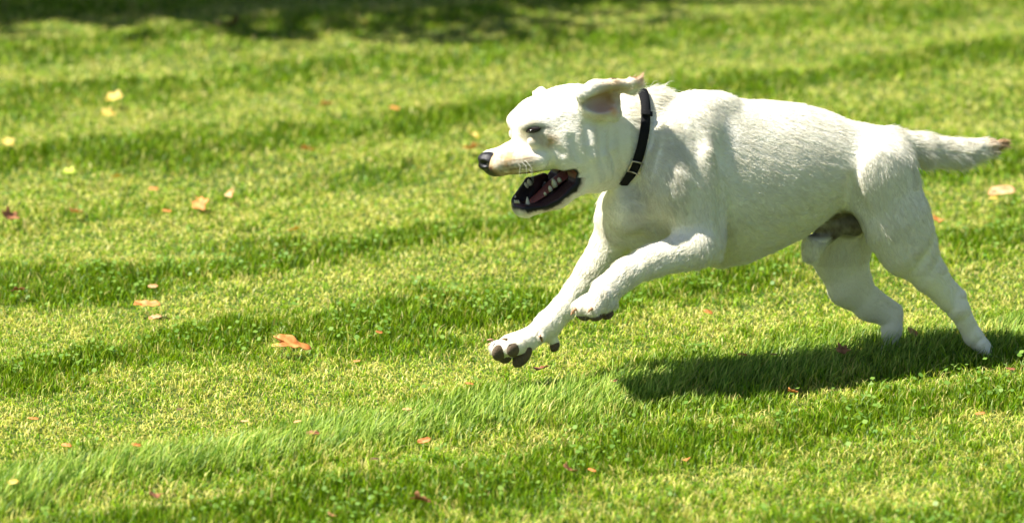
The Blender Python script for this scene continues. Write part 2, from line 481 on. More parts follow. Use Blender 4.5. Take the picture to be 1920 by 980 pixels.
for dv in (296, 304, 312):
    l1, l2 = M(935, dv + 6, 24), M(990, dv - 2, 38)
    zl = np.interp(V[:, 0], [l2[0], l1[0]], [l2[2], l1[2]])
    paint(np.clip(1 - np.abs(V[:, 2] - zl) / 2.6, 0, 1) * wk * .55 * (1 + .6 * nz3).clip(0, 1.4), (.16, .11, .06))
# ear lining: pinkish skin inside, apricot fold, warm back of the flap
paint(falloff(near(1130, 190, 76), 34, .5, 1.2) * .8, (.58, .34, .23))
paint(falloff(near(1104, 190, 76), 20, .6, 1.0) * .45, (.36, .22, .13))  # this and the next: the ear's inner shading painted in darker tan
paint(falloff(near(1140, 184, 70), 16, .7, 1.0) * .45, (.34, .19, .13))
paint(falloff(near(1150, 210, 86), 12, .7) * .8, (.80, .42, .14))
paint(falloff(near(1196, 146, 80), 20, .6) * .8, (.78, .46, .24))
paint(falloff(near(1150, 160, 76), 46, .8) * .8, (.58, .39, .19))
ec = MM(999, 243, 45, 1)
for s_ in (1, -1):
    e_ = np.array([ec[0], ec[1] * s_, ec[2]]); dd = (V - e_) / np.array([17, 12, 5.5])
    q_ = np.clip(1.6 - np.linalg.norm(dd, axis=1) * 1.2, 0, 1); paint(q_ * .85, (.05, .035, .03)); bare[q_ > .3] = 1
    e_ = e_ + np.array([-22, 4 * s_, 2.5]); dd = (V - e_) / np.array([16, 12, 2.5])
    paint(np.clip(1.5 - np.linalg.norm(dd, axis=1), 0, 1) * .6, (.15, .11, .08))
ln[falloff(near(1128, 191, 80), 36) > .2] = 3.5
# tail tip
paint(np.clip(falloff(near(1882, 266, 0), 60, .8) * (.8 + .4 * nz3), 0, .85), (.56, .34, .15))
# mouth
PM = np.array([[M(u, v, 16)[0], M(u, v, 16)[2]] for u, v in MOUTH])
sdm = poly_sd(PM, V[:, 0], V[:, 2])
hd = ishead & (V[:, 0] > M(1078, 320, 16)[0]) & (V[:, 0] < M(890, 320)[0])
up = V[:, 2] > np.interp(V[:, 0], [M(1070, 320)[0], M(940, 350)[0]], [M(1070, 320)[2], M(940, 350)[2]])
near_side = np.abs(V[:, 1]) > 8
inner_x = V[:, 0] < M(925, 330)[0]
lth = np.where(up, np.where(V[:, 0] > M(985, 320)[0], 8.0, 5.0) + 1.0 * nz3, 12 + 2.5 * nz3)
lipf = np.clip((lth - sdm) / 4 + .5, 0, 1) * hd
lip = lipf > .5
chin = ishead & (V[:, 0] > M(1000, 385)[0]) & (V[:, 2] < M(980, 372)[2]) & (V[:, 2] > M(980, 396)[2])
lipw = lipf
paint(np.clip((lth + 9 - sdm) / 10, 0, 1) * hd * ~up * .6, (.55, .36, .20))
inside = hd & ((sdm < 1.2) | ((np.abs(V[:, 1]) < 26) & (sdm < 30) & (np.abs(N[:, 1]) < .999) & ((up & (N[:, 2] < -.2)) | (~up & (N[:, 2] > .35)))))
inside &= V[:, 0] < M(903, 330)[0]
farlip = hd & (V[:, 1] < -8) & ~up & (sdm < 8)
inside |= farlip
paint(falloff(near(1030, 385, 20), 34, .9) * .3, tan)
paint(lipw, skin_b)
paint(falloff(near(968, 390, 4), 22, .7, .8) * hd * ~inner_x * .8, (.10, .08, .065))
paint((falloff(near(975, 384, 0), 20, .5) * (hd)) * .9, (.022, .02, .02))
paint((inside & up).astype(float), (.24, .085, .06))
paint((inside & ~up).astype(float), (.05, .022, .026))
paint(farlip * (V[:, 0] > M(1000, 350, -20)[0]) * .85, skin_b)
bare[lip | inside] = 1
bare[(falloff(near(975, 384, 0), 14, .5) * hd) > .2] = 1
# dark chin/nose skin, whisker bed
paint(np.clip(falloff(near(916, 324, 4), 26, .6, .8) * 1.1, 0, 1), (.05, .045, .045))
bare[falloff(near(904, 306, 0), 16, .5) > .1] = 1
# groin skin
gz = falloff(near(1572, 415, 10), 58, .45, .7) * (N[:, 2] < -.1)
gz = np.maximum(gz, falloff(near(1586, 426, 0), 42, .4))
g1, g2 = M(1530, 412, -6), M(1604, 418, -6); gb = g2 - g1
gh = np.clip(((V - g1) @ gb) / (gb @ gb), 0, 1); gd = np.linalg.norm((V - g1 - gh[:, None] * gb) * np.array([1, .8, 1]), axis=1)
gz = np.maximum(gz, np.clip((42 - gd) / 12, 0, 1) * (V[:, 1] < 46))
paint(np.clip(gz * 1.1, 0, 1) * (.85 + .1 * nz3), (.085, .055, .042)); bare[gz > .3] = 1
# greyer tint in the arm pit and behind the elbow
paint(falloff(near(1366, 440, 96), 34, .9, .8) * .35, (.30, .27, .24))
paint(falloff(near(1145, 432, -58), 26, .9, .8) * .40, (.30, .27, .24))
ln[(V[:, 0] < M(1660, 270)[0]) & (V[:, 2] > M(1700, 320)[2])] = 17
tailm = (V[:, 0] < M(1700, 270)[0]) & (V[:, 2] > M(1700, 312)[2])
ln[tailm & (N[:, 2] < 0)] = 22
neck = (np.abs(V[:, 0] - M(1195, 260)[0]) < 42) & (V[:, 2] > M(1200, 380)[2])
ln[neck] = 13
paint((np.abs(V[:,1])>200).astype(float), cream)
wh = np.linalg.norm(V - M(1226, 172, 0), axis=1) < 30
ln[wh] = 19
# coat direction
fl = np.zeros_like(V); wsum = np.zeros(len(V))
for p1, p2, r, f in BONES:
    ba = p2 - p1; h = np.clip(((V - p1) @ ba) / (ba @ ba + 1e-6), 0, 1)
    d = np.linalg.norm(V - p1 - h[:, None] * ba, axis=1) - r
    ww = np.exp(-np.maximum(d, -10) / 9.0)
    fl += f[None] * ww[:, None]; wsum += ww
fl /= wsum[:, None] + 1e-9

# ---- materials of the dog
def coat_mat(name, strand):
    m, t, b = new_mat(name)
    at = t.nodes.new('ShaderNodeAttribute'); at.attribute_name = 'tint'
    b.inputs['Roughness'].default_value = .62 if strand else .75
    b.inputs['Specular IOR Level'].default_value = .25
    t.links.new(at.outputs['Color'], b.inputs['Base Color'])
    if strand:
        tr = t.nodes.new('ShaderNodeBsdfTranslucent'); mx = t.nodes.new('ShaderNodeMixShader')
        mx.inputs[0].default_value = .25
        t.links.new(at.outputs['Color'], tr.inputs[0])
        out = t.nodes['Material Output']
        t.links.new(b.outputs[0], mx.inputs[1]); t.links.new(tr.outputs[0], mx.inputs[2]); t.links.new(mx.outputs[0], out.inputs[0])
    else:
        tc = t.nodes.new('ShaderNodeTexCoord'); mp = t.nodes.new('ShaderNodeMapping'); n = t.nodes.new('ShaderNodeTexNoise')
        mp.inputs['Rotation'].default_value = (0, 0, YAW); mp.inputs['Scale'].default_value = (90, 300, 300)
        n.inputs['Scale'].default_value = 1.0; n.inputs['Detail'].default_value = 6
        bp = t.nodes.new('ShaderNodeBump'); bp.inputs['Strength'].default_value = .5; bp.inputs['Distance'].default_value = .0015
        at2 = t.nodes.new('ShaderNodeAttribute'); at2.attribute_name = 'wet'
        mr = t.nodes.new('ShaderNodeMapRange'); mr.inputs['To Min'].default_value = .75; mr.inputs['To Max'].default_value = .28
        t.links.new(at2.outputs['Fac'], mr.inputs['Value']); t.links.new(mr.outputs[0], b.inputs['Roughness'])
        t.links.new(tc.outputs['Object'], mp.inputs[0]); t.links.new(mp.outputs[0], n.inputs['Vector'])
        t.links.new(n.outputs['Fac'], bp.inputs['Height']); t.links.new(bp.outputs[0], b.inputs['Normal'])
    return m
M_coat = coat_mat('pale_coat', False); M_fur = coat_mat('pale_fur', True)
M_nose = simple('wet_black_nose', (.018, .017, .018), .32, .6, bump=.5, scale=900)
M_pad = simple('paw_pad_skin', (.13, .095, .06), .85, .3, bump=1.0, var=.55, scale=380)
M_claw = simple('horn_claw', (.55, .30, .17), .4, .5, var=.3, scale=300)
M_tooth = simple('ivory_tooth', (.62, .57, .44), .28, .6, sss=.2, var=.08, scale=200)
M_tongue = simple('dark_pink_tongue', (.26, .075, .065), .35, .5, sss=.2, bump=.5, var=.25, scale=500)
M_strap = simple('black_webbing', (.006, .006, .007), .75, .25, bump=1.0, var=.3, scale=900)
M_metal = simple('brass_buckle', (.62, .56, .42), .3, .6, metal=1, var=.15, scale=400)
M_eye = simple('dark_brown_eye', (.010, .006, .004), .15, .35)
M_lid = simple('dark_eyelid', (.012, .009, .008), .6, .2)
M_whisk = simple('pale_whisker', (.8, .78, .7), .4, .4)

dog = bpy.data.objects.new('dog', None); COL.objects.link(dog)
dog.location = (0, 0, 0)
tag(dog, 'pale cream short-haired dog in a black collar bounding across the lawn, mouth wide open', 'dog')

W = to_world(V); NW = dir_world(N)
flat = Q.ravel(); starts = np.arange(len(Q)) * 4
# check the handedness once: the frame (F, L, up)
if np.linalg.det(np.array([F, L, [0, 0, 1.]])) < 0:
    flat = Q[:, ::-1].ravel()
body = np_mesh('body', W, flat, starts, M_coat, dog, True, C)
wa = body.data.attributes.new('wet', 'FLOAT', 'POINT')
wa.data.foreach_set('value', (bare * (C.mean(1) < .3)).astype(np.float32))

# ---------------------------------------------------------------- fur strands
def build_fur():
    T = np.concatenate([Q[:, [0, 1, 2]], Q[:, [0, 2, 3]]])
    A = V[T[:, 0]]; B = V[T[:, 1]]; Cc = V[T[:, 2]]
    area = np.linalg.norm(np.cross(B - A, Cc - A), axis=1) / 2
    dens = area * (1 - np.clip(bare[T].mean(1) * 1.4, 0, 1))
    # the side turned to the camera gets more
    facing = -(NW[T[:, 0]] @ np.array([0, math.cos(PITCH), -math.sin(PITCH)]))
    dens *= np.where(facing > -.35, 1.0, .3) * np.where(ln[T[:, 0]] < 6, 1.5, 1.0)
    n = 520000
    pick = rng.choice(len(T), n, p=dens / dens.sum())
    r1 = np.sqrt(rng.random(n)); r2 = rng.random(n)
    ba = np.stack([1 - r1, r1 * (1 - r2), r1 * r2], 1)
    tv = T[pick]
    def lerp(X): return (X[tv] * ba.reshape(n, 3, *([1] * (X.ndim - 1)))).sum(1)
    P = lerp(V); n_ = lerp(N); n_ /= np.linalg.norm(n_, axis=1, keepdims=True)
    f = lerp(fl); c = lerp(C); l = lerp(ln)
    wob = np.stack([vnoise(P, 34, 11), vnoise(P, 34, 12), vnoise(P, 34, 13)], 1)
    fh = f / (np.linalg.norm(f, axis=1, keepdims=True) + 1e-6)
    Pc = P - M(1400, 350, 0); Pa = Pc - .88 * (Pc * fh).sum(1, keepdims=True) * fh
    tuft = np.clip(vnoise(Pa, 13, 21, 3), -1.3, 1.3); wide = vnoise(Pa, 34, 23, 2)
    f = f + .26 * wob + .10 * tuft[:, None] * np.roll(fh, 1, 1) + .10 * rng.normal(size=(n, 3))
    nd = np.linalg.norm(P - M(1226, 172, 0), axis=1); up_ = (np.clip(1.3 - nd / 26, 0, 1) * rng.random(n) ** 2 * 1.3)[:, None]
    tl = P[:, 0] < M(1690, 270)[0]; tl &= P[:, 2] > M(1700, 325)[2]
    up_[tl & (n_[:, 2] < .1)] += .12
    f[tl & (n_[:, 2] < .2), 2] -= .45
    t = f - (f * n_).sum(1, keepdims=True) * n_
    t /= np.linalg.norm(t, axis=1, keepdims=True) + 1e-6
    lift = (.13 + .08 * rng.random(n) + .045 * tuft + .05 * wide)[:, None]
    lift = lift + up_
    stray = rng.random(n) < .03; lift[stray] += .28
    Ln = (l * (.7 + .5 * rng.random(n)) * (1 + .1 * tuft))[:, None]
    Ln[stray] *= 1.45
    pts = []
    for s in (0, .33, .66, 1.0):
        q = P + Ln * (t * s + n_ * lift * (s - .45 * s * s)) - n_ * .4
        q[:, 2] -= (Ln[:, 0] * .10 * s * s)
        q += (Ln * .05 * s) * rng.normal(size=(n, 3))
        pts.append(q)
    pts = np.stack(pts, 1).reshape(-1, 3)
    hc = bpy.data.hair_curves.new('fur')
    hc.add_curves([4] * n)
    hc.attributes['position'].data.foreach_set('vector', to_world(pts).astype(np.float32).ravel())
    ra = hc.attributes.new('radius', 'FLOAT', 'POINT')
    rad = np.tile(np.array([.00030, .00027, .00019, .00005], np.float32), n) * np.repeat(.75 + .5 * rng.random(n), 4)
    ra.data.foreach_set('value', rad.astype(np.float32))
    ca = hc.attributes.new('tint', 'FLOAT_COLOR', 'CURVE')
    c = np.clip(c * (1 + .08 * rng.normal(size=(n, 1)) + (.07 * tuft + .04 * wide)[:, None]), .01, .95)
    ca.data.foreach_set('color', np.concatenate([c, np.ones((n, 1))], 1).astype(np.float32).ravel())
    hc.materials.append(M_fur)
    o = bpy.data.objects.new('fur', hc); COL.objects.link(o); o.parent = dog
    return o
if not QUICK: build_fur()

# ---------------------------------------------------------------- dog details
def mesh_from(name, verts, faces, mat, parent, smooth=True, world=True):
    vs = to_world(np.array(verts)) if world else np.array(verts)
    me = bpy.data.meshes.new(name); me.from_pydata([tuple(v) for v in vs], [], faces)
    me.materials.append(mat)
    bm = bmesh.new(); bm.from_mesh(me); bmesh.ops.recalc_face_normals(bm, faces=bm.faces); bm.to_mesh(me); bm.free()
    if smooth:
        for p in me.polygons: p.use_smooth = True
    o = bpy.data.objects.new(name, me); COL.objects.link(o); o.parent = parent
    return o

def ball(name, c, axes, mat, parent, nu=20, nv=12, deform=None):
    """ellipsoid with axis vectors (3 rows) around c"""
    vs, fs = [], []
    for j in range(nv + 1):
        th = math.pi * j / nv
        for i in range(nu):
            ph = 2 * math.pi * i / nu
            q = np.array([math.sin(th) * math.cos(ph), math.sin(th) * math.sin(ph), math.cos(th)])
            if deform: q = deform(q)
            vs.append(c + q @ axes)
    for j in range(nv):
        for i in range(nu):
            fs.append((j * nu + i, j * nu + (i + 1) % nu, (j + 1) * nu + (i + 1) % nu, (j + 1) * nu + i))
    o = mesh_from(name, vs, fs, mat, parent)
    bm = bmesh.new(); bm.from_mesh(o.data); bmesh.ops.remove_doubles(bm, verts=bm.verts, dist=1e-6)
    bmesh.ops.recalc_face_normals(bm, faces=bm.faces); bm.to_mesh(o.data); bm.free()
    return o

def tube(name, pts, radii, mat, parent, ns=10):
    pts = [np.array(p, float) for p in pts]; vs, fs = [], []
    for i, p in enumerate(pts):
        d = pts[min(i + 1, len(pts) - 1)] - pts[max(i - 1, 0)]; d /= np.linalg.norm(d)
        a = np.cross(d, [0, 0, 1.0]) if abs(d[2]) < .9 else np.cross(d, [1.0, 0, 0]); a /= np.linalg.norm(a); b = np.cross(d, a)
        for k in range(ns):
            t = 2 * math.pi * k / ns; vs.append(p + radii[i] * (a * math.cos(t) + b * math.sin(t)))
    for i in range(len(pts) - 1):
        for k in range(ns): fs.append((i * ns + k, i * ns + (k + 1) % ns, (i + 1) * ns + (k + 1) % ns, (i + 1) * ns + k))
    fs.append(tuple(range(ns))); fs.append(tuple(range((len(pts) - 1) * ns, len(pts) * ns)))
    return mesh_from(name, vs, fs, mat, parent)

# nose leather with nostrils
def nose_shape(q):
    q = q.copy()
    fx, sx, zx = q
    if fx > 0:
        for s in (1, -1):
            d2 = ((sx - s * .55) ** 2 * 7 + (zx + .10) ** 2 * 9)
            q[0] -= .55 * math.exp(-d2 * 1.6) * fx ** .3
        q[0] -= .14 * math.exp(-(sx / .10) ** 2) * (1 if zx < .3 else .4)
    q[1] *= 1.0 - .22 * max(0, -zx)
    return q
nose_c = M(916, 303, 0)
ball('nose', nose_c, np.array([[21, 0, 1.5], [0, 21, 0], [-1, 0, 18]]), M_nose, dog, 56, 40, nose_shape)

# eyes with lids
for s in (1, -1):
    c = MM(999, 243, 42, s)
    fwd = np.array([.55, .84 * s, .0]); fwd /= np.linalg.norm(fwd)
    side = np.cross([0, 0, 1.0], fwd); upv = np.array([0, 0, 1.0])
    tilt = np.array([0, 0, 1.0])
    side = side / np.linalg.norm(side); rt = .16 * np.sign(-side[0])
    side, upv = side * math.cos(rt) + upv * math.sin(rt), upv * math.cos(rt) - side * math.sin(rt)
    ax = np.array([side * 15, upv * 5.8, fwd * 6.6])
    c = c + fwd * 1.2
    ball('eyelid', c + fwd * .5, ax, M_lid, dog, 28, 16)
    ball('eye', c + fwd * 2.8, np.array([side * 10.5, upv * 4.0, fwd * 7.6]), M_eye, dog, 28, 16)

# teeth: lower canines, incisors, premolars and molars; upper molars
def tooth(u, v, b, h, r, lean=(0.0, 0.0), down=False):
    p = M(u, v, b); d = np.array([lean[0], lean[1], -1.0 if down else 1.0]); d /= np.linalg.norm(d)
    return tube('tooth', [p - d * 3, p + d * h * .3, p + d * h * .7, p + d * h], [r, r * .95, r * .6, r * .12], M_tooth, dog, 9)
tooth(990, 385, 15, 16, 4.2, (.1, 0)); tooth(968, 381, -14, 15, 4.2, (.15, 0))
for i, b in enumerate((-8, -4.5, -1.5, 1.5, 4.5, 8)):
    tooth(966 + abs(b) * .5 + b * .4, 380, b, 6, 1.8, (.4, 0))
for (u, v, h, r) in ((1019, 358, 4, 2.6), (1029, 350, 8, 4.0), (1037, 342, 14, 5.4), (1046, 333, 6, 4.2)):
    tooth(u + 3, v + 5, 25, h, r, (.35, .05))
for (u, v, h, r) in ((978, 364, 7, 3.4), (983, 357, 8, 4), (990, 350, 9, 4.5), (996, 344, 9, 5)):
    tooth(u - 3, v, -25, h, r, (.35, .05))
for (u, v, h, r) in ((1043, 311, 4, 4), (1051, 310, 4, 4)):
    tooth(u, v, 24, h, r, (0, .1), True)
# tongue lying in the lower jaw
tp = [M(1075, 318, 0), M(1055, 330, 0), M(1035, 345, 0), M(1015, 364, 0), M(998, 376, 0), M(988, 381, 0)]
tw = [20, 20, 19, 17, 13, 5]; vs = []; fs = []
for i, p in enumerate(tp):
    for k in range(12):
        t = 2 * math.pi * k / 12
        x = math.cos(t); z = math.sin(t)
        vs.append(p + np.array([0, x * tw[i], z * 5.5 * (tw[i] / 20) - (1 - abs(x)) * 2 * (z > 0)]))
for i in range(len(tp) - 1):
    for k in range(12): fs.append((i * 12 + k, i * 12 + (k + 1) % 12, (i + 1) * 12 + (k + 1) % 12, (i + 1) * 12 + k))
fs.append(tuple(range(12))); fs.append(tuple(range(60, 72)))
mesh_from('tongue', vs, fs, M_tongue, dog)

# paw pads and claws
def pad(u, v, b, ra, rb, rz, rot=0.0, rb_yaw=0.0):
    cr, sr = math.cos(rot), math.sin(rot)
    A_ = np.array([[ra * cr, 0, ra * sr], [0, rb, 0], [-rz * sr, 0, rz * cr]])
    cy, sy = math.cos(rb_yaw), math.sin(rb_yaw)
    A_ = A_ @ np.array([[cy, sy, 0], [-sy, cy, 0], [0, 0, 1]])
    return ball('paw_pad', M(u, v, b), A_, M_pad, dog, 24, 14)
# far paw shows its underside
pad(935, 661, -64, 17, 9, 15, .35, .5); pad(962, 656, -50, 15, 8, 13, .2, .4); pad(946, 669, -84, 14, 11, 12, .3)
pad(979, 667, -73, 25, 16, 13, -.8, .2)
pad(1040, 648, -80, 9, 9, 12, .3)
pad(1118, 594, 124, 13, 10, 7.5, -.05); pad(1096, 594, 110, 12, 10, 7, .1); pad(1139, 589, 112, 12, 14, 8, -.6); pad(1092, 590, 92, 11, 9, 7)
def claw(u, v, b, du, dv, r=3.2):
    p = M(u, v, b); q = M(u + du, v + dv, b); mid = (p + q) / 2 + np.array([0, 0, 1.2])
    return tube('claw', [p, mid, q], [r, r * .75, r * .2], M_claw, dog, 8)
claw(924, 638, -74, -11, -1, 3); claw(951, 636, -50, -12, 0, 3); claw(922, 644, -100, -8, 3)
claw(1110, 577, 139, -8, 9, 4.4); claw(1080, 578, 118, -8, 8, 4.2); claw(1076, 584, 92, -6, 7, 3.6)
claw(1012, 629, -62, 5, 12, 4)

# collar: webbing round the neck, slider and sewn end
def neck_ring(u_t, v_t, u_b, v_b, off=0.0):
    """points on the coat where the plane through top and bottom cuts the neck"""
    pt = M(u_t, v_t, 0); pb = M(u_b, v_b, 0); c = (pt + pb) / 2
    z = (pt - pb); z /= np.linalg.norm(z); y = np.array([.12, 1.0, 0]); y -= z * (y @ z); y /= np.linalg.norm(y); x = np.cross(y, z)
    return c + x * off, y, z, x
ring_c, ry, rz_, rx = neck_ring(1197, 178, 1163, 334)
NR = 96; WID = 17.0
def ring_point(t, off, lift):
    dirv = ry * math.sin(t) + rz_ * math.cos(t)
    c = ring_c + rx * off
    ts = np.arange(20, 150, 1.0); f_ = field(c[None] + ts[:, None] * dirv[None])
    k = int(np.argmax(f_ > 0)); r = ts[k] if f_[k] > 0 else 100
    if k > 0: r = ts[k - 1] + (0 - f_[k - 1]) / (f_[k] - f_[k - 1] + 1e-9)
    r = min(r, 1 / math.sqrt((math.sin(t) / 68) ** 2 + (math.cos(t) / 84) ** 2) if abs((t + math.pi) % (2 * math.pi) - math.pi) > 1.2 else r)
    return c + dirv * (r + lift)
def strap(name, t0, t1, n, width, lift, thick, parent, mat, closed):
    vs, fs = [], []
    for i in range(n):
        t = t0 + (t1 - t0) * i / (n if closed else n - 1)
        for off, lf in ((-width / 2, lift), (width / 2, lift), (width / 2, lift + thick), (0, lift + thick + .6), (-width / 2, lift + thick)):
            vs.append(ring_point(t, off, lf))
    m = 5
    for i in range(n if closed else n - 1):
        j = (i + 1) % n
        for k in range(m): fs.append((i * m + k, i * m + (k + 1) % m, j * m + (k + 1) % m, j * m + k))
    if not closed: fs.append(tuple(range(m))); fs.append(tuple(range((n - 1) * m, n * m)))
    return mesh_from(name, vs, fs, mat, parent, True)
collar = strap('collar', 0, 2 * math.pi, NR, WID, 4.0, 3.0, dog, M_strap, True)
strap('collar_end', R(8), R(52), 20, WID - 1, 7.4, 2.6, collar, M_strap, False)
keep = strap('strap_keeper', R(46), R(52), 6, WID + 5, 8.6, 3.0, collar, M_strap, False)
# wire slider: a rectangular loop lying on the strap
def loop_pts(ta, tb, wd, lift):
    P_ = []
    for t, o in ((ta, -wd), (ta, 0), (ta, wd), ((ta + tb) / 2, wd), (tb, wd), (tb, 0), (tb, -wd), ((ta + tb) / 2, -wd)):
        P_.append(ring_point(t, o, lift))
    return P_
lp = loop_pts(R(118), R(135), WID / 2 + 1.5, 9.5); lp += lp[:2]
tube('buckle', lp, [1.5] * len(lp), M_metal, collar, 8)

# whiskers
for (u, v, b, du, dv, db) in ((975, 298, 40, 26, 44, 30), (968, 302, 36, 20, 30, 30), (960, 304, 32, 14, 26, 30), (975, 310, 38, 24, 34, 20)):
    p = M(u, v, b); q = M(u + du, v + dv, b + db); mid = p * .5 + q * .5 + np.array([-7, 4, 6.0])
    tube('whisker', [p, p * .6 + mid * .4 + np.array([-2, 2, 2.]), mid, q], [.3, .3, .22, .1], M_whisk, dog, 5)

# ---------------------------------------------------------------- lawn
STR = [(-0.47, .20, 1.0), (-0.03, .20, 1.15), (.86, .19, 1.0), (1.70, .19, .95), (2.45, .16, .4), (3.2, .22, .9), (4.15, .25, .75), (5.0, .25, .7), (5.9, .3, .7), (6.8, .3, .7), (-1.4, .25, .8), (-2.3, .3, .8)]
def lush(x, y):
    """0 = short, dry and yellow, 1 = long and green; mower stripes with ragged edges"""
    P = np.stack([x, y], 1)
    c = y - .60 * x + .09 * vnoise(P, .9, 41) + .05 * vnoise(P, .2, 42)
    s = np.zeros(len(x))
    for cc, wd, am in STR:
        s = np.maximum(s, am * np.exp(-np.abs((c - cc) / wd) ** 2.6 * 1.3))
    s += .16 * vnoise(P, .5, 43) + .22 * vnoise(P, .10, 44)
    s += .35 * np.clip((-.70 - c) * 6, 0, 1)
    return np.clip(s, 0, 1.15)

def ground_mat():
    m, t, b = new_mat('lawn_soil')
    b.inputs['Roughness'].default_value = .9; b.inputs['Specular IOR Level'].default_value = .1
    tc = t.nodes.new('ShaderNodeTexCoord')
    n1 = t.nodes.new('ShaderNodeTexNoise'); n1.inputs['Scale'].default_value = 40; n1.inputs['Detail'].default_value = 8
    n2 = t.nodes.new('ShaderNodeTexNoise'); n2.inputs['Scale'].default_value = .8; n2.inputs['Detail'].default_value = 4
    t.links.new(tc.outputs['Object'], n1.inputs['Vector']); t.links.new(tc.outputs['Object'], n2.inputs['Vector'])
    cr = t.nodes.new('ShaderNodeValToRGB')
    cr.color_ramp.elements[0].position = .3; cr.color_ramp.elements[0].color = (.030, .055, .012, 1)
    cr.color_ramp.elements[1].position = .75; cr.color_ramp.elements[1].color = (.14, .19, .040, 1)
    e = cr.color_ramp.elements.new(.55); e.color = (.075, .12, .022, 1)
    ad = t.nodes.new('ShaderNodeMath'); ad.operation = 'MULTIPLY_ADD'; ad.inputs[1].default_value = .6; ad.inputs[2].default_value = 0
    t.links.new(n1.outputs['Fac'], ad.inputs[0])
    ad2 = t.nodes.new('ShaderNodeMath'); ad2.operation = 'MULTIPLY_ADD'; ad2.inputs[1].default_value = .4
    t.links.new(n2.outputs['Fac'], ad2.inputs[0]); t.links.new(ad.outputs[0], ad2.inputs[2])
    t.links.new(ad2.outputs[0], cr.inputs[0]); t.links.new(cr.outputs[0], b.inputs['Base Color'])
    bp = t.nodes.new('ShaderNodeBump'); bp.inputs['Strength'].default_value = 1; bp.inputs['Distance'].default_value = .02
    t.links.new(n1.outputs['Fac'], bp.inputs['Height']); t.links.new(bp.outputs[0], b.inputs['Normal'])
    return m
def relief(x, y):
    P = np.stack([x, y], 1)
    return .006 * vnoise(P, .9, 51, 2)
def build_ground():
    xs = np.concatenate([[-400, -100, -30, -12], np.arange(-6, 6.01, .12), [12, 30, 100, 400]])
    ys = np.concatenate([[-300, -60, -20, -8], np.arange(-4, 12.01, .12), [20, 40, 100, 600]])
    X, Y = np.meshgrid(xs, ys, indexing='ij')
    Z = relief(X.ravel(), Y.ravel()) * ((np.abs(X.ravel()) < 7) & (Y.ravel() > -5) & (Y.ravel() < 13)) - .002
    v = np.stack([X.ravel(), Y.ravel(), Z], 1)
    nx_, ny_ = len(xs), len(ys)
    i, j = np.meshgrid(np.arange(nx_ - 1), np.arange(ny_ - 1), indexing='ij'); k = (i * ny_ + j).ravel()
    q = np.stack([k, k + ny_, k + ny_ + 1, k + 1], 1)
    o = np_mesh('ground', v, q.ravel(), np.arange(len(q)) * 4, ground_mat())
    tag(o, kind='structure')
build_ground()

def blade_mat():
    m, t, b = new_mat('grass_blade')
    at = t.nodes.new('ShaderNodeAttribute'); at.attribute_name = 'tint'
    b.inputs['Roughness'].default_value = .45; b.inputs['Specular IOR Level'].default_value = .28
    t.links.new(at.outputs['Color'], b.inputs['Base Color'])
    tr = t.nodes.new('ShaderNodeBsdfTranslucent'); mx = t.nodes.new('ShaderNodeMixShader'); mx.inputs[0].default_value = .36
    hs = t.nodes.new('ShaderNodeHueSaturation'); hs.inputs['Saturation'].default_value = 1.1; hs.inputs['Value'].default_value = 1.1
    t.links.new(at.outputs['Color'], hs.inputs['Color']); t.links.new(hs.outputs[0], tr.inputs[0])
    out = t.nodes['Material Output']
    t.links.new(b.outputs[0], mx.inputs[1]); t.links.new(tr.outputs[0], mx.inputs[2]); t.links.new(mx.outputs[0], out.inputs[0])
    return m
M_blade = blade_mat()

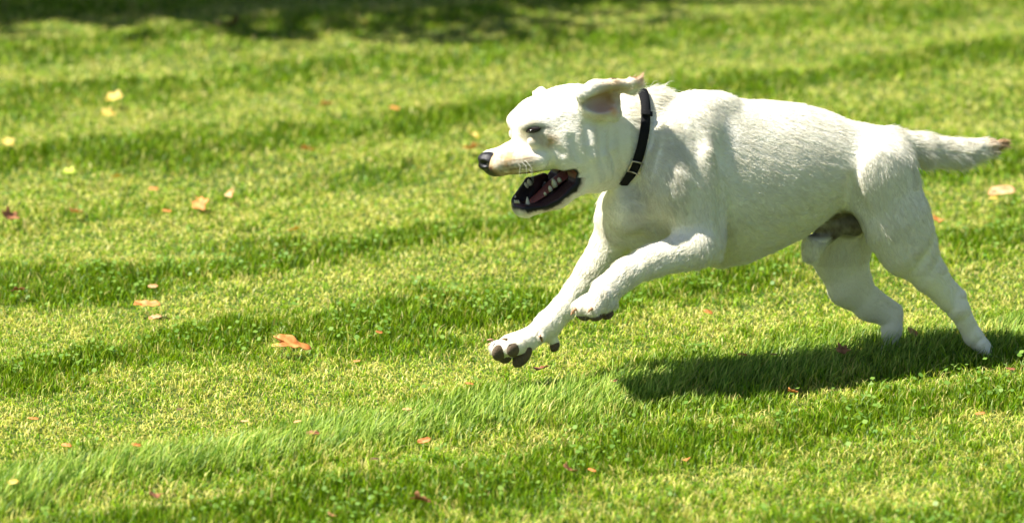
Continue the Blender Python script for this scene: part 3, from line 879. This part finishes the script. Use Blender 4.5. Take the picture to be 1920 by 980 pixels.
def build_grass():
    zones = [(-2.0, -1.15, 1.5, 14000, .9), (-1.15, 0.5, 1.7, 42000, .9), (.5, 1.6, 2.0, 30000, 1.0), (1.6, 3.2, 2.4, 18000, 1.3), (3.2, 5.4, 2.9, 11000, 1.7), (5.4, 8, 3.6, 2500, 2.6)]
    xs, ys, ws = [], [], []
    for y0, y1, hwid, dn, wm in zones:
        if QUICK: dn *= .12; wm *= 1.8
        n = int((y1 - y0) * 2 * hwid * dn)
        x = rng.uniform(-hwid, hwid, n) - .484; y = rng.uniform(y0, y1, n)
        xs.append(x); ys.append(y); ws.append(np.full(n, wm))
        # thinner stand of broader blades to both sides, for views from a step aside
        m = int((y1 - y0) * 2 * (6 - hwid) * min(dn, 5000) * .9); x = rng.uniform(hwid, 6, m) * rng.choice([-1, 1], m) - .484
        xs.append(x); ys.append(rng.uniform(y0, y1, m)); ws.append(np.full(m, max(wm, 2.0)))
    x = np.concatenate(xs); y = np.concatenate(ys); wm = np.concatenate(ws); n = len(x)
    s = lush(x, y)
    P = np.stack([x, y], 1)
    # strong growth direction in the long stripe under the dog
    cc = y - .60 * x
    combed = np.exp(-((cc + .03) / .17) ** 2) * np.clip(s, 0, 1)
    h = (.005 + .0095 * rng.random(n)) * (1 + 1.45 * s) + .022 * combed * rng.random(n)
    tall = rng.random(n) < .012 + .02 * s; h[tall] *= 1.45
    ang = rng.uniform(0, 2 * math.pi, n); comb = combed > rng.random(n) * .9
    ang[comb] = R(30) + rng.normal(0, .8, comb.sum()) 
    lean = (.2 + .8 * rng.random(n)) * h * np.where(comb, .95, np.clip(1.7 - 1.1 * s, .7, 1.7))
    wd = (.0008 + .0007 * rng.random(n)) * wm * (1 + .15 * s)
    dx = np.cos(ang); dy = np.sin(ang)
    fa = ang + math.pi / 2 + rng.normal(0, .7, n); sx = np.cos(fa); sy = np.sin(fa)
    z0 = relief(x, y) - .003
    base = np.stack([x, y, z0], 1); side = np.stack([sx, sy, np.zeros(n)], 1) * wd[:, None]
    mid = base + np.stack([dx * lean * .32, dy * lean * .32, h * .6], 1)
    tip = base + np.stack([dx * lean, dy * lean, h * (1 - .22 * (lean / h) ** 2)], 1)
    vv = np.stack([base - side, base + side, mid - side * .85, mid + side * .85, tip], 1).reshape(-1, 3)
    k = np.arange(n) * 5
    loops = np.stack([k, k + 1, k + 3, k + 2, k + 2, k + 3, k + 4], 1).ravel()
    starts = np.stack([np.arange(n) * 7, np.arange(n) * 7 + 4], 1).ravel()
    # colour per blade
    green = np.array([.115, .30, .004]); lime = np.array([.37, .53, .015]); straw = np.array([.88, .73, .25]); pale = np.array([.60, .65, .09])
    r = rng.random(n)
    dry = np.clip(.56 - .64 * s + .18 * vnoise(P, .3, 61) + .20 * vnoise(P, .05, 62), .03, .9)
    col = green + (lime - green) * rng.random((n, 1))
    deep = rng.random(n) < .35 * np.clip(s, 0, 1); col[deep] *= .6
    isd = r < dry
    col[isd] = (pale + (straw - pale) * (rng.random((n, 1)) ** 1.3))[isd]
    nb = int((comb & ~isd).sum()); col[comb & ~isd] = np.array([.08, .20, .006]) + np.array([.50, .54, .13]) * rng.random((nb, 1)) ** 1.5
    col *= (1 + .18 * rng.normal(size=(n, 1)) + .12 * vnoise(P, .04, 65)[:, None])
    col *= (1 - .24 * np.clip(s, 0, 1) * (1 - combed))[:, None]
    col = np.clip(col, .004, .8)
    cv = np.repeat(col[:, None, :], 5, 1); cv[:, :2] *= np.array([.72, .66, .7])  # blade bases darkened in the colour to stand in for shade between blades
    tipd = rng.random(n) < .35 * dry + .05
    cv[tipd, 4] = straw
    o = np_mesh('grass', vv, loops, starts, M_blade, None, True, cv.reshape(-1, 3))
    tag(o, 'mown lawn grass in alternating yellow and green stripes', 'grass', kind='stuff')
    print('blades', n)
build_grass()

def build_clover():
    """small round leaflets mixed into the green parts of the lawn"""
    n = 26000 if not QUICK else 2000
    x = rng.uniform(-2.2, 1.3, n); y = rng.uniform(-1.3, 1.8, n)
    s = lush(x, y); P = np.stack([x, y], 1)
    c = y - .60 * x
    keepm = (rng.random(n) < np.clip(s - .25, 0, 1) * .9) & (np.abs(c + .03) > .2) & (vnoise(P, .35, 71) > -.15)
    x, y = x[keepm], y[keepm]; n = len(x)
    r = .003 + .0035 * rng.random(n); z = relief(x, y) + .012 + .022 * rng.random(n)
    nrm = np.stack([rng.normal(0, .35, n), rng.normal(-.1, .35, n), np.ones(n)], 1); nrm /= np.linalg.norm(nrm, axis=1, keepdims=True)
    t1 = np.cross(nrm, [0.3, 1, 0]); t1 /= np.linalg.norm(t1, axis=1, keepdims=True); t2 = np.cross(nrm, t1)
    ctr = np.stack([x, y, z], 1)
    vs = []
    for k in range(6):
        a = k * math.pi / 3; vs.append(ctr + (t1 * math.cos(a) + t2 * math.sin(a)) * r[:, None] + nrm * (.25 * r * (k % 2))[:, None])
    vv = np.stack(vs, 1).reshape(-1, 3); k = np.arange(n) * 6
    loops = np.stack([k + i for i in range(6)], 1).ravel(); starts = np.arange(n) * 6
    col = np.array([.13, .27, .035]) + rng.random((n, 1)) * np.array([.12, .12, .03])
    o = np_mesh('clover', vv, loops, starts, M_blade, None, False, np.repeat(col, 6, 0))
    tag(o, 'small round clover leaves mixed into the greener stripes of the lawn', 'ground cover', kind='stuff')
build_clover()

# ---------------------------------------------------------------- fallen leaves
def leaf_mat(name, c1, c2):
    m, t, b = new_mat(name)
    tc = t.nodes.new('ShaderNodeTexCoord'); n = t.nodes.new('ShaderNodeTexNoise'); n.inputs['Scale'].default_value = 60; n.inputs['Detail'].default_value = 5
    cr = t.nodes.new('ShaderNodeValToRGB'); cr.color_ramp.elements[0].position = .38; cr.color_ramp.elements[1].position = .62
    cr.color_ramp.elements[0].color = (*c1, 1); cr.color_ramp.elements[1].color = (*c2, 1)
    t.links.new(tc.outputs['Object'], n.inputs['Vector']); t.links.new(n.outputs['Fac'], cr.inputs[0]); t.links.new(cr.outputs[0], b.inputs['Base Color'])
    b.inputs['Roughness'].default_value = .6
    tr = t.nodes.new('ShaderNodeBsdfTranslucent'); mx = t.nodes.new('ShaderNodeMixShader'); mx.inputs[0].default_value = .3
    t.links.new(cr.outputs[0], tr.inputs[0]); out = t.nodes['Material Output']
    t.links.new(b.outputs[0], mx.inputs[1]); t.links.new(tr.outputs[0], mx.inputs[2]); t.links.new(mx.outputs[0], out.inputs[0])
    return m
LM = {'orange': leaf_mat('orange_leaf', (.62, .19, .04), (.86, .42, .12)), 'brown': leaf_mat('brown_leaf', (.28, .10, .04), (.52, .24, .11)),
      'yellow': leaf_mat('yellow_leaf', (.80, .55, .06), (.85, .68, .20)), 'pink': leaf_mat('pinkish_leaf', (.78, .36, .14), (.88, .58, .30)),
      'lime': leaf_mat('lime_leaf', (.45, .60, .05), (.62, .70, .10)), 'dark': leaf_mat('dark_leaf', (.10, .06, .02), (.22, .13, .05))}
def gpt(u, v):
    x = (u - 960) * PXA; y = -(v - 490) * PXA
    d = np.array([x, math.cos(PITCH) + y * math.sin(PITCH), -math.sin(PITCH) + y * math.cos(PITCH)])
    t = (.025 - CAM[2]) / d[2]; return CAM + t * d, t
def leaf_shape(seed, lobes):
    """outline radii of a leaf, as a fan of rings so that it can curl"""
    r_ = random.Random(seed); n = 40; out = []
    for i in range(n):
        t = 2 * math.pi * i / n
        if lobes: rr = .55 + .45 * abs(math.cos(lobes / 2 * t)) ** 1.6 + .05 * r_.random()
        else: rr = .62 + .38 * abs(math.cos(t)) ** 1.3 + .04 * r_.random()
        out.append((rr * math.cos(t) * 1.0, rr * math.sin(t) * (.5 if lobes == 3 else .8 if lobes else .55)))
    return out
def make_leaf(u, v, wpx, kind, label, tilt=0.3, curl=.5, lobes=5, seed=0, face=None, stem=True):
    p, t = gpt(u, v); size = wpx * PXA * t / 2
    r_ = random.Random(seed * 7 + int(u)); out = leaf_shape(seed + int(u), lobes)
    rot = r_.uniform(0, 6.28)
    vs = [(0, 0, 0)]; fs = []; rings = 5; n = len(out)
    cx, cy = r_.uniform(-.5, .5), r_.uniform(.4, 1.0)
    for k in range(1, rings + 1):
        f = k / rings
        for (ox, oy) in out:
            x_, y_ = ox * f, oy * f
            z_ = curl * (cy * y_ * y_ + .5 * x_ * x_ * cx) + .05 * math.sin(9 * x_ + 4 * y_ + seed) * f - .06 * abs(y_) * (1 - f)
            vs.append((x_ * size, y_ * size, z_ * size))
    for i in range(n): fs.append((0, 1 + i, 1 + (i + 1) % n))
    for k in range(rings - 1):
        for i in range(n):
            a = 1 + k * n + i; b_ = 1 + k * n + (i + 1) % n; fs.append((a, a + n, b_ + n, b_))
    me = bpy.data.meshes.new('fallen_leaf')
    # stalk
    if stem:
        b0 = len(vs); L_ = size * .55
        for j in range(4):
            f = j / 3
            for a in range(4):
                vs.append((-size * .3 - L_ * f - size * .1, .03 * size * math.cos(a * 1.57) + .1 * size * f * f, .03 * size * math.sin(a * 1.57) + .14 * size * f))
        for j in range(3):
            for a in range(4): fs.append((b0 + j * 4 + a, b0 + j * 4 + (a + 1) % 4, b0 + j * 4 + 4 + (a + 1) % 4, b0 + j * 4 + 4 + a))
    me.from_pydata(vs, [], fs); me.materials.append(LM[kind])
    for q in me.polygons: q.use_smooth = True
    o = bpy.data.objects.new('fallen_leaf', me); COL.objects.link(o)
    so_ = o.modifiers.new('thickness', 'SOLIDIFY'); so_.thickness = .0006
    o.location = p + np.array([0, 0, .004 + size * tilt * .32 - .001])
    o.rotation_euler = (R(4) + .75 * tilt if face is None else face, r_.uniform(-.3, .3) * tilt * 2, rot if lobes == 5 else r_.uniform(-.4, .4))
    tag(o, label, 'leaf', 'autumn leaves fallen on the lawn')
    return o
LEAVES = [
 (1878, 366, 44, 'pink', 'pale pink curled leaf standing in the grass at the right edge, below the dog tail', .9, .8, 0),
 (1863, 374, 16, 'yellow', 'tiny yellow leaf scrap touching the left side of the pale pink leaf below the tail', .3, .3, 0),
 (1758, 415, 26, 'orange', 'small rust orange leaf just behind the dog rump and stretched hind leg', .4, .8, 5),
 (1712, 630, 24, 'pink', 'upright pinkish leaf standing between the two hind paws', 1.3, .3, 0),
 (1580, 661, 32, 'brown', 'crumpled rust brown leaf just left of the forward hind paw', .5, .9, 5),
 (1450, 667, 12, 'brown', 'tiny brown leaf scrap above the middle of the dog shadow', .3, .6, 0),
 (1392, 667, 16, 'orange', 'small orange leaf scrap on dry grass under the dog belly', .3, .6, 0),
 (1328, 590, 16, 'orange', 'small upright orange leaf below the near elbow of the dog', 1.2, .4, 0),
 (1486, 738, 20, 'orange', 'small bright rust leaf at the lower edge of the dog shadow', .5, .9, 5),
 (1152, 717, 15, 'brown', 'small brown leaf at the left tip of the dog shadow', .5, .8, 0),
 (1015, 694, 30, 'brown', 'flat brown leaf on dry grass just below the outstretched front paw', .2, .5, 5),
 (1068, 884, 32, 'brown', 'crumpled orange brown leaf in the green stripe at bottom centre', .6, 1.0, 5),
 (1110, 884, 14, 'orange', 'tiny orange leaf scrap right of the crumpled leaf at bottom centre', .4, .6, 0),
 (1288, 864, 18, 'orange', 'small tan leaf in bright grass right of bottom centre', .4, .7, 5),
 (1838, 778, 16, 'orange', 'small orange leaf in bright grass near the right edge, below the shadow', .4, .7, 0),
 (1895, 695, 16, 'brown', 'small brown leaf at the shadow edge close to the right border', .4, .7, 0),
 (789, 943, 36, 'brown', 'curled orange brown leaf in the green stripe near the bottom edge', .7, 1.1, 5),
 (622, 969, 20, 'pink', 'small pale pink leaf at the very bottom edge', .5, .5, 5),
 (290, 931, 34, 'brown', 'crumpled brown leaf between long grass and bottom left border', .5, 1.0, 5),
 (24, 910, 20, 'yellow', 'upright yellow brown leaf scrap in the bottom left corner', 1.2, .4, 0),
 (795, 832, 22, 'orange', 'small orange leaf standing at the lower edge of the long combed grass', 1.1, .8, 0),
 (703, 863, 14, 'dark', 'tiny dark leaf scrap below the long combed grass', .4, .8, 0),
 (586, 815, 24, 'brown', 'small brown leaf at the upper edge of the long combed grass', .4, .9, 0),
 (763, 770, 15, 'pink', 'small pink scrap on dry grass right of centre left', .5, .5, 0),
 (558, 793, 14, 'pink', 'tiny pink scrap lying on dry grass above the long stripe', .4, .5, 0),
 (459, 792, 12, 'pink', 'tiny pale pink scrap on the dry stripe', .4, .5, 0),
 (257, 838, 18, 'orange', 'small orange leaf at the upper left edge of the long stripe', .6, .8, 0),
 (125, 838, 18, 'orange', 'small orange leaf on dry grass near the left border', .6, .8, 0),
 (63, 787, 18, 'orange', 'faint orange scrap on dry grass close to the left border', .2, .4, 0),
 (337, 770, 12, 'dark', 'tiny dark scrap on the dry stripe left of centre', .5, .8, 0),
 (880, 722, 14, 'orange', 'small orange scrap on dry grass left of the front paw', .4, .6, 0),
 (548, 652, 70, 'orange', 'large orange pink leaf with raised left lobe on the second green stripe', .5, 1.1, 3),
 (522, 650, 22, 'yellow', 'small yellow leaf tucked under the left lobe of the large pink leaf', .3, .5, 0),
 (276, 575, 46, 'orange', 'flat wide orange leaf on dry grass left of centre', .25, .9, 0),
 (291, 598, 22, 'pink', 'smaller pink leaf right below the flat wide orange leaf', .5, .6, 0),
 (287, 541, 16, 'pink', 'small pink leaf above the flat wide orange leaf', .9, .6, 0),
 (34, 547, 24, 'brown', 'small brown and white leaf at the left border, middle height', .5, .9, 5),
 (711, 627, 12, 'orange', 'small upright orange scrap in green grass between large leaf and front paw', 1.1, .6, 0),
 (669, 680, 12, 'orange', 'tiny orange scrap below the green stripe, right of the large pink leaf', .5, .6, 0),
 (551, 435, 28, 'yellow', 'amber leaf alone on the blurred lawn left of the open jaw', .5, .8, 5),
 (375, 387, 38, 'orange', 'wide pale orange leaf in the middle of the blurred left lawn', .5, .9, 5),
 (433, 367, 24, 'pink', 'pink orange leaf up and right of the wide pale orange leaf', .8, .8, 5),
 (142, 401, 28, 'pink', 'pale orange leaf right of the big rust leaf at the left border', .5, .7, 5),
 (18, 413, 38, 'brown', 'big rust red leaf at the left border', .8, .9, 5),
 (313, 398, 16, 'orange', 'faint orange leaf left of the wide pale orange leaf', .3, .5, 0),
 (288, 357, 16, 'orange', 'small faint orange leaf above the middle of the blurred left lawn', .5, .5, 0),
 (218, 334, 20, 'yellow', 'small amber leaf below the third green stripe on the left', .5, .7, 5),
 (130, 325, 26, 'lime', 'bright lime yellow leaf on the left lawn', .4, .5, 5),
 (16, 270, 24, 'yellow', 'blurred amber leaf at the left border, upper part', .5, .7, 5),
 (203, 217, 26, 'yellow', 'blurred pale yellow leaf, lower one of a close pair on the far lawn', .6, .7, 5),
 (215, 188, 32, 'yellow', 'blurred pale yellow leaf, upper one of a close pair on the far lawn', .6, .7, 5),
 (577, 283, 26, 'orange', 'blurred orange leaf on the far lawn level with the dog nose', .5, .8, 5),
 (611, 199, 22, 'orange', 'blurred small orange leaf on the far lawn between pair and dog head', .5, .8, 5),
 (677, 43, 32, 'yellow', 'blurred bright yellow leaf near the top edge', .6, .8, 5),
 (432, 52, 52, 'dark', 'blurred dark brown leaf near the top edge in front of the shade', .5, .8, 5),
 (886, 257, 26, 'yellow', 'blurred amber leaf right behind the dog nose', .5, .8, 5),
 (883, 282, 32, 'orange', 'blurred orange red leaf touching the nose outline', .5, .8, 5),
 (740, 205, 18, 'orange', 'very faint orange leaf on the far lawn left of the forehead', .3, .5, 0),
]
for i, (u, v, wp, kd, lb, ti, cu, lo_) in enumerate(LEAVES):
    make_leaf(u, v, wp * 1.15, kd, lb, ti, cu, lo_, i, stem=(wp > 18))

# ---------------------------------------------------------------- trees beyond the frame that shade the far lawn
M_bark = simple('grey_brown_bark', (.12, .085, .06), .9, .2, bump=1, var=.4, scale=14)
M_leafy = simple('tree_foliage', (.06, .12, .025), .55, .4, var=.35, scale=3)
def make_tree(x, y, hgt, cr_r, nl, label, seed, lsz=.09):
    r_ = np.random.default_rng(seed)
    t_ = bpy.data.objects.new('tree', None); COL.objects.link(t_); t_.location = (x, y, 0)
    tag(t_, label, 'tree', 'trees shading the far lawn')
    bm = bmesh.new()
    def limb(p, q, ra, rb_, n=8):
        p = Vector(p); q = Vector(q); d = (q - p).normalized(); a = d.orthogonal().normalized(); b_ = d.cross(a)
        r0 = [bm.verts.new(p + ra * (a * math.cos(6.283 * i / n) + b_ * math.sin(6.283 * i / n))) for i in range(n)]
        r1 = [bm.verts.new(q + rb_ * (a * math.cos(6.283 * i / n) + b_ * math.sin(6.283 * i / n))) for i in range(n)]
        for i in range(n): bm.faces.new((r0[i], r0[(i + 1) % n], r1[(i + 1) % n], r1[i]))
    limb((0, 0, -.1), (.05, 0, hgt * .35), .22, .17); limb((.05, 0, hgt * .35), (0, .1, hgt * .8), .17, .06)
    ends = []
    for i in range(14):
        a = i * 2.4; z = hgt * (.33 + .035 * i); e = Vector((math.cos(a) * cr_r * .75, math.sin(a) * cr_r * .75, z + .5 + .4 * r_.random()))
        limb((0.04, 0, z), e, .07, .02, 6); ends.append(e)
    me = bpy.data.meshes.new('trunk'); bm.to_mesh(me); bm.free(); me.materials.append(M_bark)
    o = bpy.data.objects.new('trunk', me); COL.objects.link(o); o.parent = t_
    # crown: leaf-sized faces in clumps through the volume
    nc = 70; cc_ = r_.normal(size=(nc, 3)); cc_ /= np.linalg.norm(cc_, axis=1, keepdims=True); cc_ *= (r_.random((nc, 1)) ** .45) * cr_r * .85
    cc_[:, 2] = cc_[:, 2] * .85 + hgt * .72
    k = r_.integers(0, nc, nl); p = cc_[k] + r_.normal(size=(nl, 3)) * cr_r * .16
    d1 = r_.normal(size=(nl, 3)); d1 /= np.linalg.norm(d1, axis=1, keepdims=True); d2 = np.cross(d1, r_.normal(size=(nl, 3))); d2 /= np.linalg.norm(d2, axis=1, keepdims=True)
    s = lsz * (.6 + .8 * r_.random((nl, 1)))
    vv = np.stack([p - d1 * s, p + d2 * s * .5, p + d1 * s, p - d2 * s * .5], 1).reshape(-1, 3)
    np_mesh('crown', vv, np.arange(nl * 4), np.arange(nl) * 4, M_leafy, t_, False)
make_tree(-5.95, 5.5, 6.0, 2.2, 40000, 'leafy tree beyond the left edge shading the far left corner of the lawn', 1)
make_tree(-3.2, 7.9, 6.5, 2.7, 40000, 'leafy tree beyond the top edge shading the far end of the lawn', 2)
make_tree(-2.85, 4.45, 4.8, .95, 1300, 'slim sparse tree just beyond the left edge, throwing a faint dapple on the far lawn', 3, .06)
